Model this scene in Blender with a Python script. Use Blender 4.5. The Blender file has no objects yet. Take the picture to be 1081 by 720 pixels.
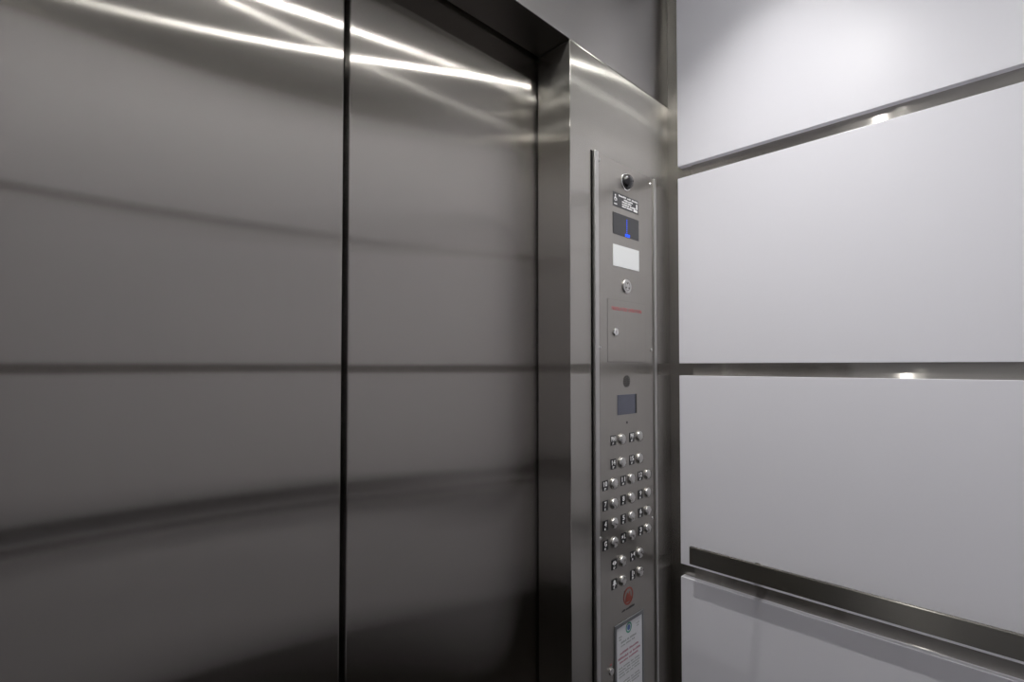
import bpy, bmesh, math, random
from mathutils import Vector, Matrix
random.seed(4)
C = bpy.context.scene.collection
PI = math.pi

# ------------------------------------------------------------------ materials
def new_mat(name):
    m = bpy.data.materials.new(name); m.use_nodes = True
    nt = m.node_tree; nt.nodes.clear()
    out = nt.nodes.new('ShaderNodeOutputMaterial')
    return m, nt, out

def steel(name, col=(.45, .432, .40), rough=.22, aniso=.75, broad=.25, broad_rough=.38, grain='z', grain_amt=.06, axis=None):
    """brushed stainless steel; grain 'z' = vertical brushing, 'h' = horizontal brushing"""
    m, nt, out = new_mat(name)
    N = nt.nodes.new; L = nt.links.new
    tc = N('ShaderNodeTexCoord'); mp = N('ShaderNodeMapping')
    mp.inputs['Scale'].default_value = (900, 900, 3) if grain == 'z' else ((4, 4, 900) if axis != 'X' else (4, 900, 900))
    L(tc.outputs['Object'], mp.inputs['Vector'])
    nz = N('ShaderNodeTexNoise'); nz.inputs['Scale'].default_value = 1; nz.inputs['Detail'].default_value = 3
    L(mp.outputs['Vector'], nz.inputs['Vector'])
    big = N('ShaderNodeTexNoise'); big.inputs['Scale'].default_value = 3.0; big.inputs['Detail'].default_value = 2
    L(tc.outputs['Object'], big.inputs['Vector'])
    ramp = N('ShaderNodeMapRange'); ramp.inputs['From Min'].default_value = .3; ramp.inputs['From Max'].default_value = .7
    ramp.inputs['To Min'].default_value = 1 - grain_amt; ramp.inputs['To Max'].default_value = 1 + grain_amt
    L(nz.outputs['Fac'], ramp.inputs['Value'])
    mul = N('ShaderNodeVectorMath'); mul.operation = 'SCALE'; mul.inputs[0].default_value = col
    L(ramp.outputs['Result'], mul.inputs['Scale'])
    tv = N('ShaderNodeCombineXYZ'); tv.inputs[axis or 'Z'].default_value = 1.0
    sg = 1 if (grain == 'z' or axis) else -1
    g1 = N('ShaderNodeBsdfAnisotropic'); g1.distribution = 'GGX'
    g1.inputs['Roughness'].default_value = rough
    g1.inputs['Anisotropy'].default_value = aniso*sg
    L(mul.outputs['Vector'], g1.inputs['Color']); L(tv.outputs['Vector'], g1.inputs['Tangent'])
    g2 = N('ShaderNodeBsdfAnisotropic'); g2.distribution = 'GGX'
    g2.inputs['Roughness'].default_value = broad_rough
    g2.inputs['Anisotropy'].default_value = aniso*sg*.6
    L(mul.outputs['Vector'], g2.inputs['Color']); L(tv.outputs['Vector'], g2.inputs['Tangent'])
    rr = N('ShaderNodeMapRange'); rr.inputs['To Min'].default_value = rough * .93; rr.inputs['To Max'].default_value = rough * 1.07
    L(big.outputs['Fac'], rr.inputs['Value']); L(rr.outputs['Result'], g1.inputs['Roughness'])
    mx = N('ShaderNodeMixShader'); mx.inputs['Fac'].default_value = broad
    L(g1.outputs[0], mx.inputs[1]); L(g2.outputs[0], mx.inputs[2]); L(mx.outputs[0], out.inputs['Surface'])
    return m

def princ(name, col, rough=.5, metal=0., spec=.5, bump=0., bscale=200, coat=0., var=0.):
    m, nt, out = new_mat(name)
    N = nt.nodes.new; L = nt.links.new
    b = N('ShaderNodeBsdfPrincipled')
    b.inputs['Base Color'].default_value = (*col, 1); b.inputs['Roughness'].default_value = rough
    b.inputs['Metallic'].default_value = metal; b.inputs['Specular IOR Level'].default_value = spec
    b.inputs['Coat Weight'].default_value = coat; b.inputs['Coat Roughness'].default_value = .12
    tc = N('ShaderNodeTexCoord'); nz = N('ShaderNodeTexNoise'); nz.inputs['Scale'].default_value = bscale
    L(tc.outputs['Object'], nz.inputs['Vector'])
    if bump:
        bp = N('ShaderNodeBump'); bp.inputs['Strength'].default_value = bump; bp.inputs['Distance'].default_value = .001
        L(nz.outputs['Fac'], bp.inputs['Height']); L(bp.outputs['Normal'], b.inputs['Normal'])
    if var:
        r = N('ShaderNodeMapRange'); r.inputs['To Min'].default_value = 1 - var; r.inputs['To Max'].default_value = 1 + var
        L(nz.outputs['Fac'], r.inputs['Value'])
        v = N('ShaderNodeVectorMath'); v.operation = 'SCALE'; v.inputs[0].default_value = col
        L(r.outputs['Result'], v.inputs['Scale']); L(v.outputs['Vector'], b.inputs['Base Color'])
    L(b.outputs[0], out.inputs['Surface'])
    return m

def emit(name, col, s):
    m, nt, out = new_mat(name)
    e = nt.nodes.new('ShaderNodeEmission'); e.inputs[0].default_value = (*col, 1); e.inputs[1].default_value = s
    nt.links.new(e.outputs[0], out.inputs['Surface'])
    return m

M = dict(
    door=steel('door_steel', col=(.44, .415, .388), rough=.175, aniso=.89, broad=.17, broad_rough=.33, grain_amt=.02),
    front=steel('return_steel', col=(.52, .50, .465), rough=.185, aniso=.87, broad=.2, broad_rough=.34, grain_amt=.03),
    transom=steel('transom_steel', rough=.26, aniso=.84, grain='h', axis='X', broad=.3, grain_amt=.01, col=(.56, .545, .52)),
    soffit=steel('darkened_soffit_steel', rough=.3, aniso=0., broad=.2, broad_rough=.4, grain_amt=.01, col=(.13, .122, .112)),  # transom underside: colour darkened to stand in for the dark surroundings it reflects
    base=steel('wall_base_steel', rough=.21, aniso=.74, grain_amt=.02),
    trim=steel('trim_steel', rough=.22, aniso=.88, grain='h', axis='Y', broad=.12),
    trimx=steel('rear_trim_steel', rough=.2, aniso=.6, grain='h', axis='X', broad=.2),
    rail=steel('rail_steel', col=(.27, .26, .24), rough=.25, aniso=.7, grain='h', axis='Y', broad=.35),
    face=steel('faceplate_steel', rough=.26, aniso=.55, broad=.45, grain_amt=.03),
    strip=princ('satin_strip_steel', (.56, .55, .53), .36, 1., var=.02, bscale=200),
    ceil=princ('pale_ceiling_enamel', (.6, .6, .59), .5, var=.02),
    chrome=princ('polished_chrome', (.78, .78, .77), .1, 1., var=.02, bscale=60),
    satin=princ('satin_button_steel', (.62, .61, .59), .24, 1., var=.03, bscale=300),
    laminate=princ('white_laminate', (.785, .782, .838), .32, spec=.42, bump=.03, bscale=900, var=.01),
    black=princ('black_plastic', (.008, .008, .009), .45, var=.1),
    gloss_black=princ('smoked_dark_lens', (.01, .01, .012), .08, coat=.6, var=.1),
    rubber=princ('black_rubber', (.003, .003, .003), .9, spec=.1, var=.2),
    white=princ('white_print', (.9, .9, .9), .5, var=.02),
    lens=princ('frosted_white_lens', (.86, .88, .88), .3, var=.01),
    red=princ('red_print', (.42, .06, .07), .5, var=.1),
    orange=princ('red_orange_print', (.24, .038, .02), .45, var=.12, bscale=90),
    dark=princ('dark_grey_enamel', (.06, .06, .065), .45, var=.1),
    grey=princ('etched_grey', (.11, .105, .10), .5, .4, var=.1),
    lcd=princ('unlit_screen', (.095, .10, .135), .25, var=.08, bscale=40),
    paper=princ('certificate_paper', (.72, .73, .76), .6, var=.03, bscale=120),
    frame=princ('grey_satin_frame', (.17, .175, .185), .42, .3, var=.05),
    ink=princ('grey_ink', (.36, .38, .38), .7, var=.1),
    redink=princ('maroon_ink', (.42, .20, .25), .7, var=.1),
    green=princ('green_ink', (.08, .3, .22), .6, var=.1),
    blueink=princ('blue_ink', (.07, .13, .38), .6, var=.1),
    floor=princ('dark_stone_floor', (.035, .033, .031), .35, var=.35, bscale=14, bump=.1),
    led=emit('blue_dots', (.03, .10, 1.0), 1.7),
    lamp_narrow=emit('lamp_lens_narrow', (1.0, 1.0, .96), 1.0),
    lamp=emit('lamp_lens', (1.0, 1.0, .96), 1.0),
)

# ------------------------------------------------------------------ helpers
def link(name, bm, mat, parent=None, smooth=False):
    me = bpy.data.meshes.new(name)
    bmesh.ops.recalc_face_normals(bm, faces=bm.faces)
    bm.to_mesh(me); bm.free()
    for m in (mat if isinstance(mat, (list, tuple)) else [mat]): me.materials.append(m)
    if smooth:
        for p in me.polygons: p.use_smooth = True
    o = bpy.data.objects.new(name, me); C.objects.link(o)
    if parent is not None:
        o.parent = parent
        o.matrix_parent_inverse = Matrix.Identity(4)
        # meshes are written in world space: bring them into the parent's frame
        off = Vector((0, 0, 0)); p = parent
        while p is not None: off += p.location; p = p.parent
        me.transform(Matrix.Translation(-off))
    return o

def box(bm, x0, x1, y0, y1, z0, z1, bev=0.0, seg=2, mi=0):
    r = bmesh.ops.create_cube(bm, size=1.0, matrix=Matrix.Translation(((x0+x1)/2, (y0+y1)/2, (z0+z1)/2)) @ Matrix.Diagonal((x1-x0, y1-y0, z1-z0, 1)))
    vs = r['verts']; fs = {f for v in vs for f in v.link_faces}
    for f in fs: f.material_index = mi
    if bev:
        es = {e for v in vs for e in v.link_edges}
        bmesh.ops.bevel(bm, geom=list(es), offset=bev, segments=seg, profile=.5, affect='EDGES', material=mi)
    return bm

def B(*a, **k):
    return box(bmesh.new(), *a, **k)

def lathe(bm, prof, origin, axis='-y', n=40):
    """revolve (r, h) profile; h grows along axis from origin"""
    ax = {'-y': (Vector((1, 0, 0)), Vector((0, 0, 1)), Vector((0, -1, 0))),
          '-z': (Vector((1, 0, 0)), Vector((0, 1, 0)), Vector((0, 0, -1))),
          '-x': (Vector((0, 1, 0)), Vector((0, 0, 1)), Vector((-1, 0, 0))),
          '+x': (Vector((0, 1, 0)), Vector((0, 0, 1)), Vector((1, 0, 0))),
          '+y': (Vector((1, 0, 0)), Vector((0, 0, 1)), Vector((0, 1, 0)))}[axis]
    o = Vector(origin); rings = []
    for r, h in prof:
        if r < 1e-6: rings.append([bm.verts.new(o + ax[2]*h)])
        else: rings.append([bm.verts.new(o + ax[2]*h + (ax[0]*math.cos(2*PI*i/n) + ax[1]*math.sin(2*PI*i/n))*r) for i in range(n)])
    for a, b in zip(rings, rings[1:]):
        for i in range(n):
            j = (i+1) % n
            if len(a) == 1 and len(b) == 1: continue
            if len(a) == 1: bm.faces.new((a[0], b[i], b[j]))
            elif len(b) == 1: bm.faces.new((a[i], b[0], a[j]))
            else: bm.faces.new((a[i], b[i], b[j], a[j]))
    return bm

def text_bm(body, x, z, y, h, w=None, depth=.0004, bold=0.02):
    """raised lettering on the front wall, facing -Y, centred on (x, z)"""
    cu = bpy.data.curves.new('lettering', 'FONT'); cu.body = body; cu.extrude = depth; cu.align_x = 'CENTER'; cu.resolution_u = 3; cu.offset = bold
    t = bpy.data.objects.new('lettering', cu); C.objects.link(t)
    dg = bpy.context.evaluated_depsgraph_get(); dg.update()
    me = bpy.data.meshes.new_from_object(t.evaluated_get(dg))
    bm = bmesh.new(); bm.from_mesh(me)
    bpy.data.objects.remove(t); bpy.data.curves.remove(cu); bpy.data.meshes.remove(me)
    xs = [v.co.x for v in bm.verts]; ys = [v.co.y for v in bm.verts]
    sx0, sx1, sy0, sy1 = min(xs), max(xs), min(ys), max(ys)
    sc = h/(sy1-sy0); scx = sc if w is None else w/(sx1-sx0)
    for v in bm.verts:
        a, b, c = v.co
        v.co = Vector((x + (a-(sx0+sx1)/2)*scx, y - c, z + (b-(sy0+sy1)/2)*sc))
    return bm

def poly(bm, pts, y, t=.0004):
    """extruded polygon on the front wall; pts are (x, z)"""
    a = [bm.verts.new((x, y, z)) for x, z in pts]; b = [bm.verts.new((x, y-t, z)) for x, z in pts]
    n = len(pts); bm.faces.new(b); bm.faces.new(a[::-1])
    for i in range(n): bm.faces.new((a[i], a[(i+1) % n], b[(i+1) % n], b[i]))
    return bm

def struct(name, bm, mat, parent=None, **k):
    o = link(name, bm, mat, parent, **k)
    if parent is None: o['kind'] = 'structure'
    return o

def tag(o, label, cat, group=None):
    o['label'] = label; o['category'] = cat
    if group: o['group'] = group
    return o

def empty(name, loc, label, cat, group=None):
    o = bpy.data.objects.new(name, None); C.objects.link(o); o.location = loc; o.empty_display_size = .05
    return tag(o, label, cat, group)

# ------------------------------------------------------------------ dimensions (metres)
HC = 1.43                      # eye height
F, JB, D = .6806, .7735, .7798 # front wall face, back of the jamb, door face
A = .838                       # right jamb
S = .3842                      # meeting line of the doors = cab centre line
AL = 2*S - A                   # left jamb
WB, WP = 1.2551, 1.235         # right wall steel face, panel face
LB, LP = 2*S - WB, 2*S - WP
RB, RP = -.440, -.420          # rear wall steel face, panel face
SOF, CEIL = 2.13, 2.575
GAPS = [(1.920, 1.951), (1.4056, 1.437), (.8905, .923), (.376, .409)]
PANELS = [(1.951, 2.434), (1.437, 1.920), (.923, 1.4056), (.409, .8905)]

# ------------------------------------------------------------------ setting
struct('floor', B(LB-.03, WB+.03, RB-.03, .90, -.04, 0), M['floor'])
struct('ceiling', B(LB-.03, WB+.03, RB-.03, F+.03, CEIL, CEIL+.03), M['ceil'])
wf = struct('wall_front', B(A, WB, F, JB, .0005, SOF-.0012, bev=.0016, seg=3), M['front'])
struct('left_return', B(LB, AL, F, JB, .0005, SOF-.0012, bev=.0016, seg=3), M['front'], wf)
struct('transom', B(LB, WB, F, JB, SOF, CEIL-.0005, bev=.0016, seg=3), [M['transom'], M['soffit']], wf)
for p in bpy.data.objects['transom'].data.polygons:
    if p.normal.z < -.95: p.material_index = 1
struct('wall_right', B(WB, WB+.03, RB-.03, JB, 0, CEIL-.0005), M['base'])
struct('wall_left', B(LB-.03, LB, RB-.03, JB, 0, CEIL-.0005), M['base'])
struct('wall_rear', B(LB, WB, RB-.03, RB, 0, CEIL-.0005), M['base'])
n = 0
for z0, z1 in GAPS:
    n += 1; struct('trim_%d' % n, B(WB-.004, WB, RP+.03, .613, z0-.004, z1+.004), M['trim'])
    n += 1; struct('trim_%d' % n, B(LB, LB+.004, RP+.03, .613, z0-.004, z1+.004), M['trim'])
    n += 1; struct('trim_%d' % n, B(LB+.03, WB-.03, RB, RB+.004, z0-.004, z1+.004), M['trimx'])

# doors: two centre opening leaves with rounded leading edges and a black rubber bumper between
def door(name, x0, x1, tilt, bump_x):
    o = struct(name, B(x0, x1, D, D+.030, .008, SOF+.05, bev=.0036, seg=3), M['door'])
    piv = Vector((0, D, 1.1))
    o.data.transform(Matrix.Translation(piv) @ Matrix.Rotation(tilt, 4, 'X') @ Matrix.Translation(-piv))
    o.data.update()
    struct('rubber_bumper', B(bump_x[0], bump_x[1], D+.020, D+.029, .01, SOF+.04), M['rubber'], o)
    return o
door('door_1', AL-.03, S-.0050, 0, (S-.0050, S-.0003))
door('door_2', S+.0050, A+.03, -.0015, (S+.0003, S+.0050))
struct('trim_20', B(AL, A, F+.004, .86, .0005, .006), M['trim'])          # door sill

# ------------------------------------------------------------------ white wall panels
GR = 'white laminate wall panels'
rows = ['top row above the upper steel reveal', 'second row down between upper and middle steel reveals',
        'third row down carrying the steel handrail', 'fourth row down below the handrail']
def laminate(wall, k, z0, z1, lab):
    if wall == 'right': bm = B(WP, WB, RP+.035, .6428, z0, z1, bev=.001)
    elif wall == 'left': bm = B(LB, LP, RP+.035, .6428, z0, z1, bev=.001)
    else: bm = B(LB+.04, WB-.04, RB, RP, z0, z1, bev=.001)
    return tag(link('wall_panel', bm, M['laminate']), lab, 'wall panel', GR)
laminate('right', 0, *PANELS[0], 'white laminate panel on the right wall, top row above the upper steel reveal')
laminate('right', 1, *PANELS[1], 'white laminate panel on the right wall between the upper and middle steel reveals')
laminate('right', 2, *PANELS[2], 'white laminate panel on the right wall behind the steel handrail')
laminate('right', 3, *PANELS[3], 'white laminate panel on the right wall, lowest one under the handrail')
for k, r in enumerate(['top row', 'second row down', 'third row down behind the rail', 'lowest row']):
    laminate('left', k, *PANELS[k], 'white laminate panel on the left wall opposite the control panel, ' + r)
    laminate('rear', k, *PANELS[k], 'white laminate panel on the rear wall facing the doors, ' + r)

# ------------------------------------------------------------------ handrails
RZ0, RZ1 = .9475, .9895
RX = 1.186
def handrail(wall, lab):
    if wall == 'right': loc = (RX, .1, RZ0)
    elif wall == 'left': loc = (2*S-RX, .1, RZ0)
    else: loc = (S, RP+.049, RZ0)
    e = empty('handrail', loc, lab, 'handrail', 'brushed steel handrails')
    if wall == 'rear':
        link('rail_bar', B(LP+.09, WP-.09, RP+.040, RP+.049, RZ0, RZ1, bev=.0012), M['rail'], e)
        pts = [S-.55, S, S+.55]
    else:
        x0, x1 = (RX, RX+.009) if wall == 'right' else (2*S-RX-.009, 2*S-RX)
        link('rail_bar', B(x0, x1, RP+.09, .5952, RZ0, RZ1, bev=.0012), M['rail'], e)
        pts = [.452, -.24]
    for p in pts:
        zc = RZ0 + .010
        if wall == 'right':
            prof_o, ax = (RX+.009, p, zc), '+x'; ln = WP-RX-.009
        elif wall == 'left':
            prof_o, ax = (2*S-RX-.009, p, zc), '-x'; ln = WP-RX-.009
        else:
            prof_o, ax = (p, RP+.040, zc), None; ln = .040
        if ax is None:
            bm = lathe(bmesh.new(), [(0, 0), (.008, 0), (.008, ln-.004), (.019, ln-.004), (.019, ln), (0, ln)], prof_o, '-y', 32)
        else:
            bm = lathe(bmesh.new(), [(0, 0), (.008, 0), (.008, ln-.004), (.019, ln-.004), (.019, ln), (0, ln)], prof_o, ax, 32)
        link('rail_bracket', bm, M['rail'], e)
handrail('right', 'flat brushed steel handrail on the right wall beside the control panel')
handrail('left', 'flat brushed steel handrail on the left wall across from the control panel')
handrail('rear', 'long flat brushed steel handrail on the rear wall facing the doors')

# ------------------------------------------------------------------ ceiling downlights
FLUX = {'front right': (19, 96), 'front middle': (29, 104), 'front left': (4, 100)}
LIGHTS = [(S+dx, y, a+' '+b) for y, a in ((.375, 'front'), (-.13, 'rear')) for dx, b in ((.575, 'right'), (.01, 'middle'), (-.575, 'left'))]
for x, y, nm in LIGHTS:
    e = empty('downlight', (x, y, CEIL), 'small round ceiling downlight, %s of the cab' % nm, 'light', 'ceiling downlights')
    link('bezel', lathe(bmesh.new(), [(.017, 0), (.032, .0005), (.032, .003), (.021, .006), (.0155, .004), (.0155, .0005), (.017, 0)], (x, y, CEIL), '-z', 40), M['chrome'], e, smooth=False)
    narrow = nm.startswith('front')          # the front row throws a narrower beam
    link('lamp_lens', lathe(bmesh.new(), [(0, .002), (.014, .002), (.014, .0005), (0, .0005)], (x, y, CEIL), '-z', 40), M['lamp_narrow' if narrow else 'lamp'], e)
    if narrow:
        li = bpy.data.lights.new('beam', 'SPOT'); li.energy = FLUX[nm][0]; li.spot_size = math.radians(FLUX[nm][1]); li.spot_blend = 1.0
        li.shadow_soft_size = .013; li.color = (1, .98, .95)
        lo = bpy.data.objects.new('beam', li); C.objects.link(lo); lo.parent = e; lo.location = (0, 0, -.01)
        lo.rotation_euler = (0, math.radians(-18 if nm == 'front middle' else 0), 0)
M['lamp'].node_tree.nodes['Emission'].inputs[1].default_value = 820
M['lamp_narrow'].node_tree.nodes['Emission'].inputs[1].default_value = 260

# ------------------------------------------------------------------ control panel
FP = F - .0036                 # faceplate face
ST = F - .0085                 # side strip face
cop = empty('control_panel', (1.045, F, .35), 'tall brushed steel control panel with round buttons on the wall right of the doors', 'control panel')
fpl = link('faceplate', B(.929, 1.1660, FP, F, .32, 1.911, bev=.0005, seg=1), M['face'], cop)
link('side_strip', B(.9140, .9290, ST, F, .32, 1.911, bev=.0018, seg=3), M['strip'], cop)
link('side_strip', B(1.1660, 1.1765, ST, F, .32, 1.911, bev=.0018, seg=3), M['strip'], cop)
link('gap_shadow_strip', B(.9095, .9140, F-.0006, F, .32, 1.911), M['rubber'], cop)  # flat black strip on the wall paints in the shade of a narrow gap
def screw(x, z):
    s = link('screw', lathe(bmesh.new(), [(.0042, 0), (.0042, .0008), (.003, .0024), (0, .003)], (x, FP, z), '-y', 20), M['satin'], cop)
for x, z in [(.935, 1.894), (1.155, 1.894), (.935, 1.4715), (1.155, 1.4715), (.935, 1.0485), (1.155, 1.0485), (.935, .626), (1.155, .626)]:
    screw(x, z)
# camera dome
dm = link('camera_dome', lathe(bmesh.new(), [(.0180*math.cos(a*PI/16), .003+.0155*math.sin(a*PI/16)) for a in range(8)] + [(0, .0185)], (1.0435, FP, 1.871), '-y', 40), M['gloss_black'], cop, smooth=True)
link('dome_ring', lathe(bmesh.new(), [(.0212, 0), (.0212, .0015), (.0200, .0034), (.0182, .0034), (.0178, .0015)], (1.0435, FP, 1.871), '-y', 40), M['chrome'], dm, smooth=True)
# notice plate
pl = link('notice_plate', B(.9895, 1.0985, FP-.0010, FP, 1.8040, 1.8375, bev=.0003, seg=1), M['dark'], cop)
pl['label'] = 'dark notice plate with white lettering'
py = FP-.0010
bm = bmesh.new()
def strokes(bm, rows, y, t=.0003, mi=0):
    """rows of fine print: each row is (x0, x1, z, height, [word widths])"""
    for x0, x1, z, h, words in rows:
        tot = sum(words); sp = (x1-x0)*.05
        x = x0; un = ((x1-x0)-sp*(len(words)-1))/tot
        for w in words:
            k = w; cw = un*w/k
            for i in range(k):
                box(bm, x+i*cw+cw*.08, x+(i+1)*cw-cw*.12, y-t, y, z-h/2, z-h/2+h*random.choice((.75, 1, 1)), mi=mi)
            x += un*w + sp
def icon_person(bm, x, z, s, y):
    poly(bm, [(x+s*.16*math.cos(a*PI/6), z+s*.42+s*.16*math.sin(a*PI/6)) for a in range(12)], y)
    poly(bm, [(x-s*.1, z+s*.22), (x+s*.1, z+s*.22), (x+s*.14, z-s*.05), (x+s*.42, z-s*.05), (x+s*.5, z-s*.5), (x+s*.36, z-s*.5), (x+s*.28, z-s*.2), (x-s*.1, z-s*.2)], y)
    ring = [(x+s*.36*math.cos(a), z-s*.25+s*.36*math.sin(a)) for a in [PI*.75+i*PI*1.1/9 for i in range(10)]]
    ring2 = [(x+s*.25*math.cos(a), z-s*.25+s*.25*math.sin(a)) for a in [PI*.75+i*PI*1.1/9 for i in range(10)]]
    poly(bm, ring+ring2[::-1], y)
icon_person(bm, .9985, 1.8245, .013, py)
strokes(bm, [(.9925, 1.0055, 1.8095, .0028, [5]), (1.012, 1.0945, 1.8320, .0040, [8, 4, 7]), (1.034, 1.072, 1.8255, .0035, [8]),
             (1.026, 1.066, 1.8200, .0035, [5, 4]), (1.026, 1.084, 1.8145, .0035, [6, 5]), (1.026, 1.070, 1.8090, .0035, [4, 6])], py)
box(bm, 1.0755, 1.0930, py-.0003, py, 1.8065, 1.8120); box(bm, 1.0870, 1.0930, py-.0003, py, 1.8140, 1.8265)
link('notice_lettering', bm, M['white'], pl)
# position indicator
di = link('indicator_display', B(.9890, 1.0990, FP-.0012, FP, 1.7380, 1.7890, bev=.0004, seg=1), M['gloss_black'], cop)
bm = bmesh.new()
for i in range(8):
    zc = 1.7790 - i*.0049
    lathe(bm, [(0, .0006), (.0014, .0005), (.0014, 0)], (1.0455, FP-.0012, zc), '-y', 10)
for dx in (-.008, -.004, 0, .004, .008):
    for dz in (0, -.0034):
        lathe(bm, [(0, .0006), (.0019, .0005), (.0019, 0)], (1.0480+dx, FP-.0012, 1.7440+dz), '-y', 10)
link('lit_digit', bm, M['led'], di)['label'] = 'digit 1 in lit blue dots'
# white lamp lens
link('emergency_light_lens', B(.9885, 1.0990, FP-.0014, FP, 1.6630, 1.7140, bev=.0005), M['lens'], cop)
# key switch with figure
ks = link('fire_key_switch', lathe(bmesh.new(), [(.0175, 0), (.0175, .0022), (.0160, .0040), (.0, .0040)], (1.0437, FP, 1.6198), '-y', 36), M['satin'], cop)
ks['label'] = 'round bright key switch with dark engraved figure'
bm = bmesh.new()
for a in range(3):
    an = PI/2 + a*2*PI/3
    lathe(bm, [(.0021, 0), (.0021, .0003), (0, .0003)], (1.0437+.0068*math.cos(an), FP-.0040, 1.6198+.0068*math.sin(an)), '-y', 12)
lathe(bm, [(.0105, 0), (.0105, .0002), (.0095, .0002), (.0095, 0)], (1.0437, FP-.0040, 1.6198), '-y', 30)
link('engraving', bm, M['grey'], ks)
# service cabinet door: thin leaf with reveal line, lock and red lettering
cab = link('service_door', B(.9660, 1.1270, FP-.0006, FP-.0001, 1.2300+.21, 1.5835, bev=.0002, seg=1), M['face'], cop)
bm = bmesh.new()
for q in [(.9652, .9660, 1.4392, 1.5843), (1.1270, 1.1278, 1.4392, 1.5843), (.9660, 1.1270, 1.5835, 1.5843), (.9660, 1.1270, 1.4392, 1.4400)]:
    box(bm, q[0], q[1], FP-.0002, FP, q[2], q[3])
link('reveal_line', bm, M['grey'], cab)
link('red_lettering', text_bm("FIREFIGHTERS' OPERATION", 1.0455, 1.5638, FP-.0007, .0085, .127, .0002, 0), M['red'], cab)['label'] = 'small red lettering'
lk = link('lock', lathe(bmesh.new(), [(.0098, 0), (.0098, .0028), (.0085, .0045), (.0, .0045)], (.9945, FP-.0006, 1.5089), '-y', 30), M['chrome'], cab)
link('keyhole', B(.9938, .9952, FP-.0054, FP-.0051, 1.5050, 1.5128), M['black'], lk)
# intercom grille, screen, dot
sp = link('speaker_grille', lathe(bmesh.new(), [(.0148, 0), (.0148, .0006), (.0, .0006)], (1.0432, FP, 1.3939), '-y', 36), M['grey'], cop)
bm = bmesh.new()
for r, k in ((.004, 6), (.008, 10), (.012, 16)):
    for i in range(k):
        a = 2*PI*i/k
        lathe(bm, [(.0011, 0), (.0011, .0002), (0, .0002)], (1.0432+r*math.cos(a), FP-.0006, 1.3939+r*math.sin(a)), '-y', 8)
link('grille_holes', bm, M['black'], sp)
sc = link('message_screen', B(1.0040, 1.0850, FP-.0010, FP, 1.3160, 1.3628, bev=.0003, seg=1), M['lcd'], cop)
link('screen_edge', B(1.0785, 1.0850, FP-.0013, FP-.0010, 1.3160, 1.3628), M['black'], sc)
link('indicator_hole', lathe(bmesh.new(), [(.0032, 0), (.0032, .0005), (0, .0005)], (1.0434, FP, 1.2963), '-y', 20), M['black'], cop)

# push buttons: (row height, [(label x, button x, marking)])
rows_b = [
    (1.2595, [(.9866, 1.0200, 'PH1'), (1.0633, 1.0955, 'PH')]),
    (1.2056, [(.9863, 1.0197, '14'), (1.0630, 1.0953, '15')]),
    (1.1617, [(.9540, .9868, '10'), (1.0258, 1.0586, '11'), (1.0998, 1.1310, '12')]),
    (1.1168, [(.9540, .9868, '7'), (1.0258, 1.0586, '8'), (1.0998, 1.1310, '9')]),
    (1.0725, [(.9540, .9868, '4'), (1.0258, 1.0586, '5'), (1.0998, 1.1310, '6')]),
    (1.0287, [(.9540, .9868, 'G'), (1.0258, 1.0586, 'star'), (1.0998, 1.1310, '3')]),
    (.9775, [(.9877, 1.0200, 'open'), (1.0643, 1.0945, 'close')]),
    (.9330, [(.9877, 1.0200, 'bell'), (1.0643, 1.0945, 'phone')]),
]
def marking(mk, x, z, y):
    bm = bmesh.new(); zt = z + .0035
    if mk == 'open':
        poly(bm, [(x-.0012, zt+.0055), (x-.0012, zt-.0055), (x-.0078, zt)], y); poly(bm, [(x+.0012, zt+.0055), (x+.0078, zt), (x+.0012, zt-.0055)], y)
    elif mk == 'close':
        poly(bm, [(x-.0078, zt+.0055), (x-.0012, zt), (x-.0078, zt-.0055)], y); poly(bm, [(x+.0078, zt+.0055), (x+.0078, zt-.0055), (x+.0012, zt)], y)
    elif mk == 'bell':
        poly(bm, [(x+dx, zt+dz) for dx, dz in [(-.007, -.0045), (.007, -.0045), (.0045, -.001), (.0038, .0035), (.0012, .006), (-.0012, .006), (-.0038, .0035), (-.0045, -.001)]], y)
        poly(bm, [(x+.0018*math.cos(a*PI/4), zt-.006+.0018*math.sin(a*PI/4)) for a in range(8)], y)
    elif mk == 'phone':
        poly(bm, [(x+dx, zt+dz) for dx, dz in [(-.004, .006), (-.0005, .007), (.0005, .004), (-.001, .003), (-.001, -.003), (.0005, -.004), (-.0005, -.007), (-.004, -.006)]], y)
        poly(bm, [(x+dx, zt+dz) for dx, dz in [(.0025, .003), (.005, .003), (.005, -.003), (.0025, -.003)]], y)
    elif mk == 'star':
        pts = []
        for i in range(10):
            r = .0048 if i % 2 == 0 else .002; a = PI/2 + i*PI/5
            pts.append((x-.0048+r*math.cos(a), zt+r*math.sin(a)))
        poly(bm, pts, y)
        t = text_bm('L', x+.0048, zt, y, .0110, .0052); me = bpy.data.meshes.new('t'); t.to_mesh(me); t.free(); bm.from_mesh(me); bpy.data.meshes.remove(me)
    else:
        bm.free()
        bm = text_bm(mk, x, zt, y, .0112, {1: .0082, 2: .0135, 3: .0175}[len(mk)])
    # braille dots under the character
    ndot = {'open': 5, 'close': 4}.get(mk, 3 + len(mk) % 3)
    for i in range(ndot):
        lathe(bm, [(.0011, 0), (.0011, .0004), (0, .0006)], (x-.0045+.0024*(i//2)+.0012, y, z-.0060-.0024*(i % 2)), '-y', 8)
    return bm
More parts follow.
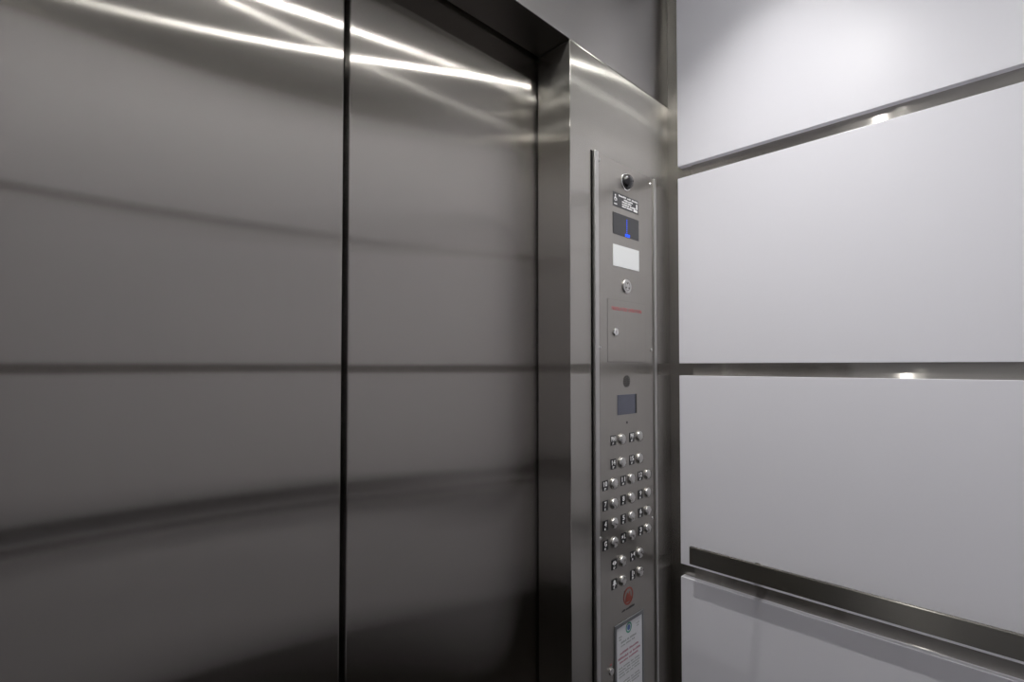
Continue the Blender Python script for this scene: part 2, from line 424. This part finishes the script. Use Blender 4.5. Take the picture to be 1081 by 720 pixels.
for z, items in rows_b:
    for lx, bx, mk in items:
        lp = link('label_plate', B(lx-.0104, lx+.0104, FP-.0010, FP, z-.0112, z+.0115, bev=.0003, seg=1), M['black'], cop)
        link('marking', marking(mk, lx, z, FP-.0010), M['white'], lp)
        r = .0128
        b = link('push_button', lathe(bmesh.new(), [(r, .0), (r, .0028)] + [(r*math.cos(a*PI/16), .0028+.0062*math.sin(a*PI/16)) for a in range(1, 8)] + [(0, .0090)], (bx, FP, z), '-y', 36), M['satin'], cop, smooth=True)
        link('button_ring', lathe(bmesh.new(), [(r*1.10, 0), (r*1.10, .0008), (r*1.06, .0013), (r*1.015, .0013), (r*1.015, 0)], (bx, FP, z), '-y', 36), M['face'], b, smooth=True)
# fire emblem and its caption, key switch at the lower left
bm = lathe(bmesh.new(), [(.0205, 0), (.0205, .0005), (.0165, .0005), (.0165, 0)], (1.0450, FP, .8890), '-y', 36)
em = link('fire_emblem', bm, M['orange'], cop); em['label'] = 'round red-orange printed emblem'
bm = bmesh.new()
poly(bm, [(1.0450+dx, .8870+dz) for dx, dz in [(-.0105, -.011), (.0105, -.011), (.013, -.003), (.0085, .002), (.007, .0125), (.0, .006), (-.004, .011), (-.0095, .003), (-.0125, -.003)]], FP, .0005)
link('flame_mark', bm, M['orange'], em)
bm = bmesh.new(); strokes(bm, [(1.0180, 1.0715, .8608, .0045, [3, 8])], FP)
link('caption', bm, M['black'], cop)
k2 = link('key_switch', lathe(bmesh.new(), [(.0085, 0), (.0085, .002), (.007, .0035), (.0, .0035)], (.9735, FP, .7430), '-y', 30), M['satin'], cop)
link('red_mark', B(.9700, .9760, FP-.0003, FP, .7560, .7590), M['red'], cop)

# ------------------------------------------------------------------ certificate in its frame
ce = empty('certificate', (1.0475, FP, .52), 'white printed certificate in a slim grey frame below the buttons', 'certificate')
bm = bmesh.new()
x0, x1, z0, z1 = .9868, 1.1085, .520, .8382
for q in [(x0, x1, z1-.0085, z1), (x0, x1, z0, z0+.0085), (x0, x0+.0065, z0+.0085, z1-.0085), (x1-.0065, x1, z0+.0085, z1-.0085)]:
    box(bm, q[0], q[1], FP-.0030, FP, q[2], q[3], bev=.0004, seg=1)
link('frame', bm, M['frame'], ce)
py = FP-.0012
bm = B(x0+.0065, x1-.0065, py, FP, z0+.0085, z1-.0085)
strokes(bm, [(1.003, 1.016, .806, .003, [3]), (1.004, 1.014, .800, .003, [3]), (1.076, 1.090, .815, .003, [3]), (1.078, 1.088, .809, .003, [2]),
    (1.012, 1.076, .7915, .0045, [5, 2, 6]), (1.012, 1.070, .7840, .0035, [4, 5, 3]),
    (1.003, 1.090, .7350, .003, [4, 7, 3, 6]), (1.003, 1.092, .7285, .003, [6, 3, 8]), (1.003, 1.088, .7220, .003, [5, 5, 7]), (1.003, 1.092, .7155, .003, [6, 3, 3, 6]),
    (1.003, 1.090, .7000, .003, [4, 7, 3, 6]), (1.003, 1.092, .6935, .003, [6, 3, 8]), (1.003, 1.088, .6870, .003, [5, 5, 7]), (1.003, 1.060, .6700, .003, [6, 3]), (1.003, 1.088, .6600, .003, [5, 5, 7]), (1.003, 1.080, .6500, .003, [4, 8])], py, .0002, 1)
strokes(bm, [(1.008, 1.086, .7680, .0045, [7, 8]), (1.000, 1.094, .7570, .005, [9, 2, 7]), (1.006, 1.084, .7480, .004, [6, 7]), (1.000, 1.030, .6790, .004, [5])], py, .0002, 2)
pp = link('paper', bm, [M['paper'], M['ink'], M['redink']], ce)
sl = link('seal', lathe(bmesh.new(), [(.0125, 0), (.0125, .0002), (.0085, .0002), (.0085, 0)], (1.0445, py, .8165), '-y', 30), M['green'], pp)
link('seal_centre', lathe(bmesh.new(), [(.0065, 0), (.0065, .0002), (0, .0002)], (1.0445, py, .8165), '-y', 24), M['blueink'], sl)

# ------------------------------------------------------------------ world, camera, colour
w = bpy.data.worlds.new('World'); bpy.context.scene.world = w; w.use_nodes = True
w.node_tree.nodes['Background'].inputs[0].default_value = (0, 0, 0, 1)
w.node_tree.nodes['Background'].inputs[1].default_value = 0
f, yaw, pitch, sy = 538.227, math.radians(45.6451), math.radians(1.4), 13.326
cam = bpy.data.cameras.new('camera'); co = bpy.data.objects.new('camera', cam); C.objects.link(co)
cam.sensor_fit = 'HORIZONTAL'; cam.sensor_width = 36; cam.lens = f/1081*36; cam.shift_y = sy/1081; cam.clip_start = .01
co.location = (0, 0, HC)
fw = Vector((math.cos(yaw)*math.cos(pitch), math.sin(yaw)*math.cos(pitch), math.sin(pitch)))
rt = Vector((math.sin(yaw), -math.cos(yaw), 0)); up = rt.cross(fw)
co.rotation_euler = Matrix((rt, up, -fw)).transposed().to_euler()
sc_ = bpy.context.scene; sc_.camera = co
sc_.view_settings.view_transform = 'Standard'; sc_.view_settings.look = 'None'; sc_.view_settings.gamma = 1
sc_.view_settings.use_curve_mapping = False; sc_.view_settings.exposure = 0
sc_.cycles.max_bounces = 16; sc_.cycles.glossy_bounces = 12; sc_.cycles.diffuse_bounces = 8
sc_.cycles.sample_clamp_indirect = 6; sc_.cycles.blur_glossy = .1
sc_.cycles.use_denoising = True
